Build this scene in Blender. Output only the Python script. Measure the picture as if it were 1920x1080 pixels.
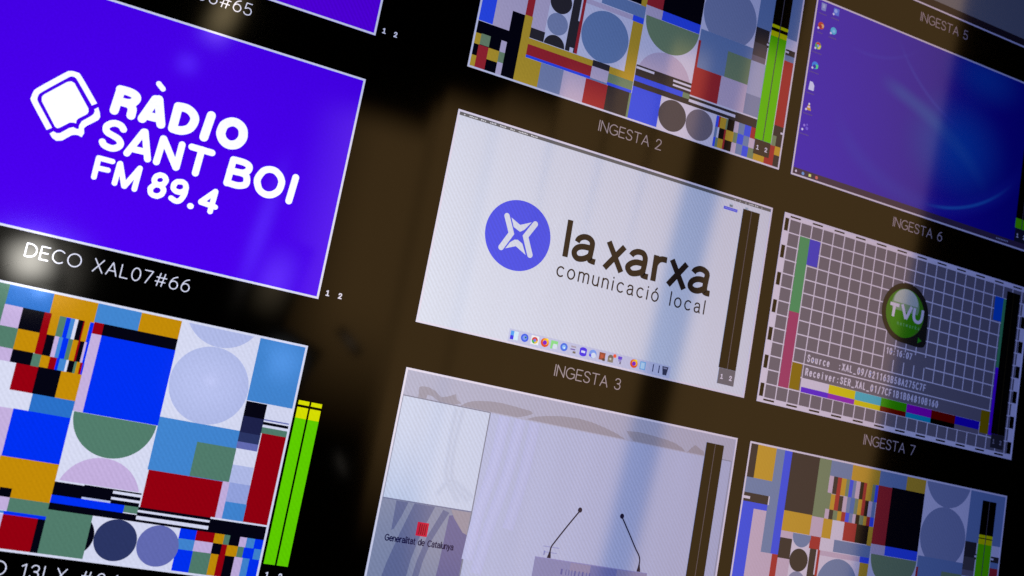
# A close-up of one large glossy control-room monitor that shows a grid of labelled video feeds.
import bpy, math
from mathutils import Matrix, Vector

for o in list(bpy.data.objects):
    bpy.data.objects.remove(o)
scene = bpy.context.scene
COL = scene.collection

S = 0.30            # width of one video feed on the screen, metres
Z0 = 1.60           # height of the origin of the screen grid

# ------------------------------------------------------------------ camera
def make_camera():
    cd = bpy.data.cameras.new('camera')
    cam = bpy.data.objects.new('camera', cd)
    COL.objects.link(cam)
    cd.sensor_fit = 'HORIZONTAL'
    cd.sensor_width = 36.0
    cd.lens = 36.0 * 2023.7 / 1920.0
    cd.clip_start = 0.02
    cd.clip_end = 50.0
    right = Vector((0.89980742, -0.39584704, 0.18344405))
    down = Vector((0.22831559, 0.06893976, -0.9711433))
    look = Vector((0.37177761, 0.91572509, 0.15241056))
    m = Matrix((right, -down, -look)).transposed().to_4x4()
    m.translation = Vector((-0.80484569 * S, -2.56998742 * S, Z0 - 0.84748855 * S))
    cam.matrix_world = m
    cd.dof.use_dof = True
    cd.dof.focus_distance = 2.80 * S
    cd.dof.aperture_fstop = 8.0
    cd.dof.aperture_blades = 7
    scene.camera = cam
make_camera()

# ------------------------------------------------------------------ world, exposure
world = bpy.data.worlds.new('World')
scene.world = world
world.use_nodes = True
bg = world.node_tree.nodes['Background']
bg.inputs['Color'].default_value = (0.5, 0.42, 0.32, 1)
bg.inputs['Strength'].default_value = 0.004
vs = scene.view_settings
vs.view_transform = 'Standard'
vs.look = 'None'
vs.exposure = 0.0
vs.gamma = 1.0
vs.use_curve_mapping = False
scene.cycles.use_denoising = False
scene.cycles.max_bounces = 3

# ------------------------------------------------------------------ lamps
# Area lamps added in place of the room behind, seen only as reflections.
ROOM = 8.0          # distance of the lamps in front of the screen, in grid units
WARM = (1.0, 0.58, 0.21)
def lamp(name, x, y, w, h, radiance, color=WARM, tilt=0.0, shape='RECTANGLE'):
    ld = bpy.data.lights.new(name, 'AREA')
    ld.shape = shape
    ld.size = w * S
    ld.size_y = h * S
    area = w * h * S * S * (math.pi / 4 if shape == 'ELLIPSE' else 1.0)
    ld.color = color
    ld.energy = radiance * area * math.pi
    lo = bpy.data.objects.new(name, ld)
    COL.objects.link(lo)
    # an area lamp shines along its own -Z: turn that towards the screen (+Y)
    rot = Matrix.Rotation(math.radians(90), 3, 'X')
    rot = Matrix.Rotation(math.radians(tilt), 3, 'Y') @ rot
    m = rot.to_4x4()
    m.translation = Vector((x * S, -ROOM * S, Z0 - y * S))
    lo.matrix_world = m
    return lo

def fade(lo, top, bottom, left=0.0, right=0.0):
    """lets the panel's own light die away towards its edges (shares of its height and width)"""
    ld = lo.data
    ld.use_nodes = True
    nt = ld.node_tree
    em = nt.nodes['Emission']
    par = nt.nodes.new('ShaderNodeNewGeometry').outputs['Parametric']
    sep = nt.nodes.new('ShaderNodeSeparateXYZ')
    nt.links.new(par, sep.inputs[0])
    val = em.inputs['Strength'].links[0].from_socket if em.inputs['Strength'].is_linked else None
    for axis, a0, a1 in ((1, 1.0, 1.0 - top), (1, 0.0, bottom), (0, 0.0, left), (0, 1.0, 1.0 - right)):
        if abs(a1 - a0) < 1e-6: continue
        r = nt.nodes.new('ShaderNodeMapRange'); r.interpolation_type = 'SMOOTHSTEP'
        r.inputs['From Min'].default_value = a0; r.inputs['From Max'].default_value = a1
        nt.links.new(sep.outputs[axis], r.inputs['Value'])
        if val is None: val = r.outputs[0]
        else:
            m = nt.nodes.new('ShaderNodeMath'); m.operation = 'MULTIPLY'
            nt.links.new(val, m.inputs[0]); nt.links.new(r.outputs[0], m.inputs[1]); val = m.outputs[0]
    if val is not None: nt.links.new(val, em.inputs['Strength'])

def panel(x0, x1, top, bottom, radiance, tilt=0.0, soft_top=0.0, soft_bottom=0.0, pivot=(5.6, -1.0), color=WARM):
    """an area lamp standing in for lit wall between the two edges; tilted about a common pivot so neighbours stay seamless"""
    cx, cy = (x0 + x1) / 2, (top + bottom) / 2
    a = math.radians(tilt)
    dx, dy = cx - pivot[0], cy - pivot[1]
    X = pivot[0] + dx * math.cos(a) - dy * math.sin(a)
    Y = pivot[1] + dx * math.sin(a) + dy * math.cos(a)
    lo = lamp('wall_reflection_lamp', X, Y, x1 - x0, bottom - top, radiance, color, tilt)  # added lamp, mirrored in the glass like a lit wall
    fade(lo, soft_top / (bottom - top), soft_bottom / (bottom - top))
    return lo

fade(panel(0.90, 2.22, -2.48, 1.10, 0.86, 0, 0.4, 1.6), 0, 0, 0.70)
panel(2.22, 2.34, -2.74, 1.40, 0.66, 0, 0.4, 1.5)
panel(2.34, 2.88, -2.92, 2.10, 0.88, 0, 0.4, 1.5)
panel(2.88, 3.00, -3.05, 2.50, 0.72, 0, 0.4, 1.4)
panel(3.00, 3.60, -3.20, 2.90, 0.93, 0, 0.6, 1.2)
panel(3.60, 4.20, -3.58, 4.0, 0.95, 1.0, 0.6)
panel(4.20, 4.75, -3.98, 4.0, 0.98, 2.0, 0.6)
fade(panel(4.75, 5.36, -4.35, 4.0, 0.98, 3.0, 0.4), 0, 0, 0, 0.30)
panel(5.36, 5.62, -4.40, 4.0, 0.09, 3.7, 0.4)
fade(panel(5.62, 6.30, -4.80, 4.0, 1.02, 4.5, 0.4), 0, 0, 0.28)
panel(6.30, 8.72, -8.50, 4.0, 1.05, 4.5)

def glow(x, y, w, h, radiance, color, tilt=0.0):
    """a soft area lamp added for reflected spots and streaks: brightest in its middle"""
    fade(lamp('spot_reflection_lamp', x, y, w, h, radiance, color, tilt), 0.5, 0.5, 0.5, 0.5)
glow(3.84, -1.5, 0.14, 3.6, 0.75, (1.0, 0.9, 0.75), 3.5)
glow(0.78, -0.86, 0.22, 2.0, 0.5, (1.0, 0.9, 0.8), 6)
glow(-1.15, -0.08, 0.54, 0.54, 17.0, (1.0, 0.96, 0.86), -20)
glow(-1.06, 0.06, 0.28, 0.44, 14.0, (1.0, 0.96, 0.86), -35)
glow(-1.10, -0.04, 1.10, 0.95, 2.0, (1.0, 0.93, 0.80))
glow(-0.02, -2.84, 0.40, 0.85, 3.3, (1.0, 0.78, 0.42), 14)
glow(0.63, 0.67, 0.24, 0.14, 1.0, (1.0, 0.85, 0.75))
glow(0.62, 0.70, 1.00, 0.80, 0.30, (1.0, 0.9, 0.85))
glow(-0.25, -2.25, 0.30, 0.30, 0.6, (1.0, 0.75, 0.9))
glow(1.87, 0.02, 0.10, 0.34, 0.6, (1.0, 0.85, 0.7), -50)
glow(1.05, -0.16, 0.18, 0.22, 1.4, (1.0, 0.8, 0.5))
glow(1.01, -0.02, 0.14, 0.18, 1.3, (1.0, 0.9, 0.6))
glow(2.04, 1.22, 0.10, 0.38, 0.5, (1.0, 0.9, 0.8), -30)
glow(1.02, -0.40, 0.50, 0.90, 0.8, (1.0, 0.8, 0.5), 10)
glow(1.25, 0.35, 0.60, 0.60, 0.7, (0.9, 0.95, 1.0), 20)
glow(-0.80, -0.02, 0.20, 0.20, 0.7, (1.0, 0.85, 0.7))

# ------------------------------------------------------------------ the light of the screen
# One liquid-crystal display: its pixels fade and turn bluish when seen at an angle, lit pixels also let the room's
# light in and send it back, and the glass in front is glossy.
FALL = (4.8, 4.4, 2.6)
HEAD_ON = 1.0
OPEN = 0.40         # how much more an open (bright) pixel reflects
GLASS = 0.045

def lin1(c):
    c = c / 255.0
    return c / 12.92 if c <= 0.04045 else ((c + 0.055) / 1.055) ** 2.4
def lin(r, g, b):
    return tuple(lin1(c) for c in (r, g, b))
def seen(r, g, b, cosv, veil=1.0):
    """the pixel colour that reads as this sRGB value at this viewing angle under the warm reflection"""
    out = []
    for c, n, w in zip(lin(r, g, b), FALL, WARM):
        out.append(max(0.0, (c - GLASS * w * veil) / ((cosv / HEAD_ON) ** n + OPEN * w * veil)))
    return tuple(out)

def build_group():
    g = bpy.data.node_groups.new('screen_pixels', 'ShaderNodeTree')
    g.interface.new_socket('Color', in_out='INPUT', socket_type='NodeSocketColor')
    g.interface.new_socket('Folds', in_out='INPUT', socket_type='NodeSocketFloat')
    g.interface.new_socket('Weave', in_out='INPUT', socket_type='NodeSocketFloat')
    g.interface.new_socket('Shader', in_out='OUTPUT', socket_type='NodeSocketShader')
    N, L = g.nodes, g.links
    gi, go = N.new('NodeGroupInput'), N.new('NodeGroupOutput')
    def math_(op, a, b=None):
        n = N.new('ShaderNodeMath'); n.operation = op
        for i, v in enumerate((a, b)):
            if v is None: continue
            if isinstance(v, (int, float)): n.inputs[i].default_value = v
            else: L.new(v, n.inputs[i])
        return n.outputs[0]
    lw = N.new('ShaderNodeLayerWeight'); lw.inputs['Blend'].default_value = 0.5
    cosn = math_('DIVIDE', math_('SUBTRACT', 1.0, lw.outputs['Facing']), HEAD_ON)
    pos = N.new('ShaderNodeNewGeometry').outputs['Position']
    # fine irregularity of the pixels
    nz = N.new('ShaderNodeTexNoise'); nz.inputs['Scale'].default_value = 620.0; nz.inputs['Detail'].default_value = 1.0
    L.new(pos, nz.inputs['Vector'])
    # pixel rows beating against each other in slanting bands
    mp = N.new('ShaderNodeMapping'); mp.vector_type = 'POINT'
    mp.inputs['Rotation'].default_value = (0, math.radians(38), 0)
    L.new(pos, mp.inputs['Vector'])
    wv = N.new('ShaderNodeTexWave'); wv.wave_type = 'BANDS'; wv.bands_direction = 'X'
    wv.inputs['Scale'].default_value = 112.0; wv.inputs['Distortion'].default_value = 2.2
    wv.inputs['Detail'].default_value = 0.0; wv.inputs['Detail Scale'].default_value = 0.07
    L.new(mp.outputs[0], wv.inputs['Vector'])
    big = N.new('ShaderNodeTexNoise'); big.inputs['Scale'].default_value = 9.0; big.inputs['Detail'].default_value = 1.0
    L.new(pos, big.inputs['Vector'])
    beat = math_('MULTIPLY', math_('SUBTRACT', wv.outputs['Fac'], 0.5), math_('MULTIPLY', big.outputs['Fac'], gi.outputs['Weave']))
    # soft upright folds for the pictures that show cloth or a lit wall
    sc = N.new('ShaderNodeMapping'); sc.inputs['Scale'].default_value = (34.0, 1.0, 3.0)
    L.new(pos, sc.inputs['Vector'])
    fz = N.new('ShaderNodeTexNoise'); fz.inputs['Scale'].default_value = 1.0; fz.inputs['Detail'].default_value = 2.0
    L.new(sc.outputs[0], fz.inputs['Vector'])
    fold = math_('MULTIPLY', math_('SUBTRACT', fz.outputs['Fac'], 0.5), gi.outputs['Folds'])
    var = math_('ADD', math_('ADD', 1.0, beat), math_('ADD', fold, math_('MULTIPLY', math_('SUBTRACT', nz.outputs['Fac'], 0.5), 0.18)))
    cmb = N.new('ShaderNodeCombineColor')
    for i, n_ in enumerate(FALL):
        L.new(math_('MULTIPLY', math_('POWER', cosn, n_), var), cmb.inputs[i])
    mul = N.new('ShaderNodeMix'); mul.data_type = 'RGBA'; mul.blend_type = 'MULTIPLY'; mul.inputs[0].default_value = 1.0
    L.new(gi.outputs['Color'], mul.inputs[6]); L.new(cmb.outputs[0], mul.inputs[7])
    em = N.new('ShaderNodeEmission'); L.new(mul.outputs[2], em.inputs['Color'])
    sc2 = N.new('ShaderNodeVectorMath'); sc2.operation = 'MULTIPLY_ADD'
    L.new(gi.outputs['Color'], sc2.inputs[0]); sc2.inputs[1].default_value = (OPEN,) * 3; sc2.inputs[2].default_value = (GLASS,) * 3
    gl = N.new('ShaderNodeBsdfGlossy'); gl.inputs['Roughness'].default_value = 0.058
    L.new(sc2.outputs[0], gl.inputs['Color'])
    ad = N.new('ShaderNodeAddShader'); L.new(em.outputs[0], ad.inputs[0]); L.new(gl.outputs[0], ad.inputs[1])
    L.new(ad.outputs[0], go.inputs[0])
    return g
GROUP = build_group()

MATS = {}
def mat(col, folds=0.0, weave=0.11):
    key = (tuple(round(c, 5) for c in col), folds, weave)
    if key in MATS: return MATS[key]
    m = bpy.data.materials.new('screen_colour')
    m.use_nodes = True
    nt = m.node_tree
    nt.nodes.clear()
    out = nt.nodes.new('ShaderNodeOutputMaterial')
    gn = nt.nodes.new('ShaderNodeGroup'); gn.node_tree = GROUP
    gn.inputs['Color'].default_value = (*col, 1)
    gn.inputs['Folds'].default_value = folds
    gn.inputs['Weave'].default_value = weave
    nt.links.new(gn.outputs[0], out.inputs[0])
    MATS[key] = m
    return m

def plain(name, col, rough=0.45):
    m = bpy.data.materials.new(name); m.use_nodes = True
    b = m.node_tree.nodes['Principled BSDF']
    b.inputs['Base Color'].default_value = (*col, 1); b.inputs['Roughness'].default_value = rough
    return m

# ------------------------------------------------------------------ flat picture builder
class Art:
    """collects flat shapes in one feed's own coordinates (u right, v down, the feed is 1 wide) and makes ONE mesh"""
    def __init__(s, origin):
        s.o = origin; s.v = []; s.f = []; s.m = []; s.uv = []; s.mats = []; s.bump = 0
    def slot(s, m):
        if m not in s.mats: s.mats.append(m)
        return s.mats.index(m)
    def poly(s, pts, m, layer):
        # keep every face turned to the viewer (-Y)
        area = sum(pts[i][0] * pts[(i + 1) % len(pts)][1] - pts[(i + 1) % len(pts)][0] * pts[i][1] for i in range(len(pts)))
        if area > 0: pts = pts[::-1]
        b = len(s.v)
        for u, v in pts:
            s.v.append(((s.o[0] + u) * S, -layer * 2.5e-5, Z0 - (s.o[1] + v) * S))
            s.uv.append((u, v))
        s.f.append(list(range(b, b + len(pts)))); s.m.append(s.slot(m))
    def rect(s, u0, v0, u1, v1, m, layer):
        s.poly([(u0, v0), (u1, v0), (u1, v1), (u0, v1)], m, layer)
    def paint(s, rects, layer):
        """later rectangles cover earlier ones; the result has no overlapping faces"""
        us = sorted({round(x, 5) for r in rects for x in (r[0], r[2])})
        vs_ = sorted({round(x, 5) for r in rects for x in (r[1], r[3])})
        for j in range(len(vs_) - 1):
            vm = (vs_[j] + vs_[j + 1]) / 2
            run = None
            for i in range(len(us) - 1):
                um = (us[i] + us[i + 1]) / 2
                top = None
                for r in reversed(rects):
                    if r[0] <= um < r[2] and r[1] <= vm < r[3]: top = r[4]; break
                if run and run[2] is top: run[1] = us[i + 1]
                else:
                    if run and run[2] is not None: s.rect(run[0], vs_[j], run[1], vs_[j + 1], run[2], layer)
                    run = [us[i], us[i + 1], top]
            if run and run[2] is not None: s.rect(run[0], vs_[j], run[1], vs_[j + 1], run[2], layer)
    def disc(s, cu, cv, ru, m, layer, rv=None, clip=None, n=64):
        pts = [(cu + ru * math.cos(2 * math.pi * k / n), cv + (rv or ru) * math.sin(2 * math.pi * k / n)) for k in range(n)]
        if clip:
            for axis, sign, lim in clip:        # keep sign*(p[axis]-lim) >= 0
                out = []
                for i in range(len(pts)):
                    a, b = pts[i], pts[(i + 1) % len(pts)]
                    da, db = sign * (a[axis] - lim), sign * (b[axis] - lim)
                    if da >= 0: out.append(a)
                    if da * db < 0:
                        t = da / (da - db)
                        out.append((a[0] + t * (b[0] - a[0]), a[1] + t * (b[1] - a[1])))
                pts = out
                if len(pts) < 3: return
        s.poly(pts, m, layer)
    def stroke(s, pts, w, m, layer, round_=True, smooth=False, closed=False):
        if smooth and len(pts) > 2: pts = spline(pts, closed)
        s.bump += 1
        layer = layer + 0.02 * (s.bump % 30)
        h = w / 2
        P = [Vector(p) for p in pts]
        n = len(P)
        left, right = [], []
        for i in range(n):
            if closed: a, b = P[i - 1 if i else n - 2], P[(i + 1) if i < n - 1 else 1]
            else: a, b = P[max(0, i - 1)], P[min(n - 1, i + 1)]
            d0 = (P[i] - a); d1 = (b - P[i])
            d0 = d0.normalized() if d0.length > 1e-9 else d1.normalized()
            d1 = d1.normalized() if d1.length > 1e-9 else d0
            t = d0 + d1
            t = t.normalized() if t.length > 1e-6 else d0
            nn = Vector((-t.y, t.x))
            k = h / max(0.55, nn.dot(Vector((-d0.y, d0.x))))
            left.append(P[i] + nn * k); right.append(P[i] - nn * k)
        for i in range(n - 1):
            s.poly([tuple(left[i]), tuple(left[i + 1]), tuple(right[i + 1]), tuple(right[i])], m, layer)
        if round_ and not closed:
            for e, o_ in ((0, 1), (n - 1, n - 2)):
                d = (P[e] - P[o_]).normalized()
                a0 = math.atan2(d.y, d.x)
                fan = [tuple(P[e] + Vector((math.cos(a0 + t), math.sin(a0 + t))) * h) for t in
                       [math.pi * (k / 10 - 0.5) for k in range(11)]]
                s.poly(fan, m, layer)
    def build(s, name, parent, label=None):
        me = bpy.data.meshes.new(name)
        me.from_pydata(s.v, [], s.f)
        for m in s.mats: me.materials.append(m)
        for p, k in zip(me.polygons, s.m): p.material_index = k
        uvl = me.uv_layers.new(name='feed')
        for lp in me.loops: uvl.data[lp.index].uv = s.uv[lp.vertex_index]
        me.update()
        ob = bpy.data.objects.new(name, me)
        COL.objects.link(ob)
        ob.parent = parent
        if label: ob['label'] = label
        return ob

def spline(pts, closed=False, k=6):
    """Catmull-Rom through the points"""
    P = list(pts); out = []
    n = len(P)
    for i in range(n - 1):
        p0 = P[i - 1] if i else (P[n - 2] if closed else P[0])
        p1, p2 = P[i], P[i + 1]
        p3 = P[i + 2] if i + 2 < n else (P[1] if closed else P[n - 1])
        for j in range(k):
            t = j / k
            out.append(tuple(0.5 * (2 * p1[c] + (p2[c] - p0[c]) * t + (2 * p0[c] - 5 * p1[c] + 4 * p2[c] - p3[c]) * t * t
                                    + (3 * p1[c] - p0[c] - 3 * p2[c] + p3[c]) * t ** 3) for c in (0, 1)))
    out.append(tuple(P[-1]))
    return out

# ------------------------------------------------------------------ thin stroke lettering (x right, y up, capital height 1)
def arc(cx, cy, rx, ry, a0, a1, n=14):
    return [(cx + rx * math.cos(math.radians(a0 + (a1 - a0) * k / n)), cy + ry * math.sin(math.radians(a0 + (a1 - a0) * k / n))) for k in range(n + 1)]
def sp(*p): return spline(list(p))
GLYPH = {
 'A': (.70, [[(0, 0), (.35, 1)], [(.35, 1), (.70, 0)], [(.12, .34), (.58, .34)]]),
 'B': (.58, [[(0, 0), (0, 1)], [(0, 1), (.30, 1)] + arc(.30, .76, .24, .24, 90, -90) + [(0, .52)], [(0, .52), (.32, .52)] + arc(.32, .26, .26, .26, 90, -90) + [(0, 0)]]),
 'C': (.74, [arc(.42, .5, .42, .5, 48, 312, 22)]),
 'D': (.70, [[(0, 0), (0, 1)], [(0, 1), (.24, 1)] + arc(.24, .5, .46, .5, 90, -90, 20) + [(0, 0)]]),
 'E': (.54, [[(0, 0), (0, 1)], [(0, 1), (.54, 1)], [(0, .52), (.47, .52)], [(0, 0), (.54, 0)]]),
 'F': (.52, [[(0, 0), (0, 1)], [(0, 1), (.52, 1)], [(0, .5), (.45, .5)]]),
 'G': (.78, [arc(.42, .5, .42, .5, 48, 318, 22) + [(.78, .16), (.78, .47), (.46, .47)]]),
 'I': (.02, [[(.01, 0), (.01, 1)]]),
 'L': (.50, [[(0, 1), (0, 0)], [(0, 0), (.50, 0)]]),
 'N': (.68, [[(0, 0), (0, 1)], [(0, 1), (.68, 0)], [(.68, 0), (.68, 1)]]),
 'O': (.88, [arc(.44, .5, .44, .5, 0, 360, 32)]),
 'R': (.60, [[(0, 0), (0, 1)], [(0, 1), (.30, 1)] + arc(.30, .74, .26, .26, 90, -90) + [(0, .48)], [(.30, .48), (.60, 0)]]),
 'S': (.58, [sp((.55, .82), (.46, .95), (.29, 1.0), (.11, .94), (.04, .76), (.14, .60), (.38, .49), (.53, .36), (.54, .18), (.44, .04), (.27, 0), (.09, .05), (.01, .19))]),
 'T': (.66, [[(0, 1), (.66, 1)], [(.33, 1), (.33, 0)]]),
 'U': (.66, [[(0, 1), (0, .32)] + arc(.33, .32, .33, .32, 180, 360, 14) + [(.66, 1)]]),
 'V': (.70, [[(0, 1), (.35, 0)], [(.35, 0), (.70, 1)]]),
 'X': (.64, [[(.02, 1), (.64, 0)], [(.62, 1), (0, 0)]]),
 '0': (.58, [arc(.29, .5, .29, .5, 0, 360, 28)]),
 '1': (.30, [[(.02, .84), (.26, 1)], [(.26, 1), (.26, 0)]]),
 '2': (.56, [sp((.03, .74), (.10, .93), (.28, 1), (.46, .93), (.51, .75), (.42, .54), (.20, .24), (.01, .0)), [(.0, 0), (.56, 0)]]),
 '3': (.54, [sp((.03, .82), (.13, .96), (.28, 1), (.44, .94), (.50, .77), (.42, .58), (.22, .53)), sp((.22, .53), (.45, .47), (.53, .28), (.45, .07), (.26, 0), (.09, .05), (.0, .19))]),
 '4': (.60, [[(.44, 1), (0, .30)], [(0, .30), (.60, .30)], [(.44, 1), (.44, 0)]]),
 '5': (.54, [[(.50, 1), (.10, 1)], [(.10, 1), (.05, .50)], sp((.05, .50), (.27, .61), (.46, .53), (.54, .32), (.46, .08), (.26, 0), (.08, .05), (.0, .17))]),
 '6': (.58, [sp((.47, 1.0), (.24, .88), (.07, .62), (.01, .34)), arc(.29, .32, .28, .32, 0, 360, 26)]),
 '7': (.56, [[(0, 1), (.56, 1)], [(.56, 1), (.16, 0)]]),
 '8': (.56, [arc(.28, .76, .23, .24, 0, 360, 24), arc(.28, .26, .28, .26, 0, 360, 24)]),
 '9': (.58, [arc(.29, .68, .28, .32, 0, 360, 26), sp((.57, .66), (.51, .38), (.34, .12), (.11, 0))]),
 '#': (.74, [[(.28, 1), (.14, 0)], [(.60, 1), (.46, 0)], [(.06, .67), (.74, .67)], [(0, .33), (.68, .33)]]),
 '/': (.44, [[(0, -.1), (.44, 1.05)]]),
 ':': (.06, [[(.03, .06), (.03, .10)], [(.03, .60), (.03, .64)]]),
 '.': (.06, [[(.03, .02), (.03, .06)]]),
 '_': (.58, [[(0, -.12), (.58, -.12)]]),
 ' ': (.34, []),
 'a': (.50, [sp((.04, .57), (.12, .69), (.26, .72), (.42, .66), (.46, .50)), [(.46, .50), (.46, .12), (.52, 0)], sp((.46, .42), (.22, .40), (.05, .31), (.02, .17), (.10, .03), (.24, 0), (.38, .06), (.46, .18))]),
 'c': (.52, [arc(.30, .36, .30, .36, 50, 310, 18)]),
 'd': (.54, [arc(.27, .36, .27, .36, 0, 360, 22), [(.54, 1.04), (.54, 0)]]),
 'e': (.56, [[(.03, .38), (.55, .38)], arc(.29, .36, .27, .36, 4, 318, 20)]),
 'i': (.06, [[(.03, 0), (.03, .70)], [(.03, .94), (.03, .98)]]),
 'k': (.46, [[(0, 0), (0, 1.04)], [(.42, .70), (0, .30)], [(.16, .44), (.46, 0)]]),
 'l': (.06, [[(.03, 0), (.03, 1.06)]]),
 'm': (.84, [[(0, 0), (0, .70)], [(0, .42)] + arc(.21, .50, .21, .22, 180, 0, 10) + [(.42, 0)], [(.42, .42)] + arc(.63, .50, .21, .22, 180, 0, 10) + [(.84, 0)]]),
 'n': (.48, [[(0, 0), (0, .70)], [(0, .40)] + arc(.24, .48, .24, .24, 180, 0, 10) + [(.48, 0)]]),
 'o': (.58, [arc(.29, .36, .29, .36, 0, 360, 24)]),
 'ó': (.58, [arc(.29, .36, .29, .36, 0, 360, 24), [(.26, .86), (.38, 1.04)]]),
 'r': (.30, [[(0, 0), (0, .70)], sp((0, .42), (.08, .62), (.18, .70), (.30, .70))]),
 's': (.42, [sp((.40, .58), (.30, .70), (.16, .71), (.05, .62), (.06, .48), (.22, .38), (.38, .29), (.41, .14), (.30, .02), (.14, 0), (.01, .12))]),
 't': (.30, [[(.12, .92), (.12, .14), (.20, .01), (.30, .02)], [(0, .70), (.28, .70)]]),
 'u': (.48, [[(0, .70), (0, .24)] + arc(.24, .24, .24, .24, 180, 360, 10) + [(.48, .70)], [(.48, .3), (.48, 0)]]),
 'v': (.46, [[(0, .70), (.23, 0)], [(.23, 0), (.46, .70)]]),
 'w': (.72, [[(0, .70), (.18, 0)], [(.18, 0), (.36, .70)], [(.36, .70), (.54, 0)], [(.54, 0), (.72, .70)]]),
 'y': (.46, [[(0, .70), (.23, 0)], [(.46, .70), (.16, -.26), (.02, -.28)]]),
}
def write(art, text, u, v, cap, width, pen, m, layer, mono=False, squeeze=1.0):
    """letters along the baseline v from u, spread to the given width; cap is the capital height"""
    if mono:
        step = width / len(text)
        x = u
        for ch in text:
            w, st = GLYPH[ch]
            k = cap * squeeze
            off = (step - w * k) / 2
            for s_ in st:
                art.stroke([(x + off + p[0] * k, v - p[1] * cap) for p in s_], pen, m, layer, True)
            x += step
        return
    nat = [GLYPH[ch][0] * cap * squeeze for ch in text]
    gap = (width - sum(nat)) / max(1, len(text) - 1)
    x = u
    for ch, w in zip(text, nat):
        for s_ in GLYPH[ch][1]:
            art.stroke([(x + p[0] * cap * squeeze, v - p[1] * cap) for p in s_], pen, m, layer, True)
        x += w + gap

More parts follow.
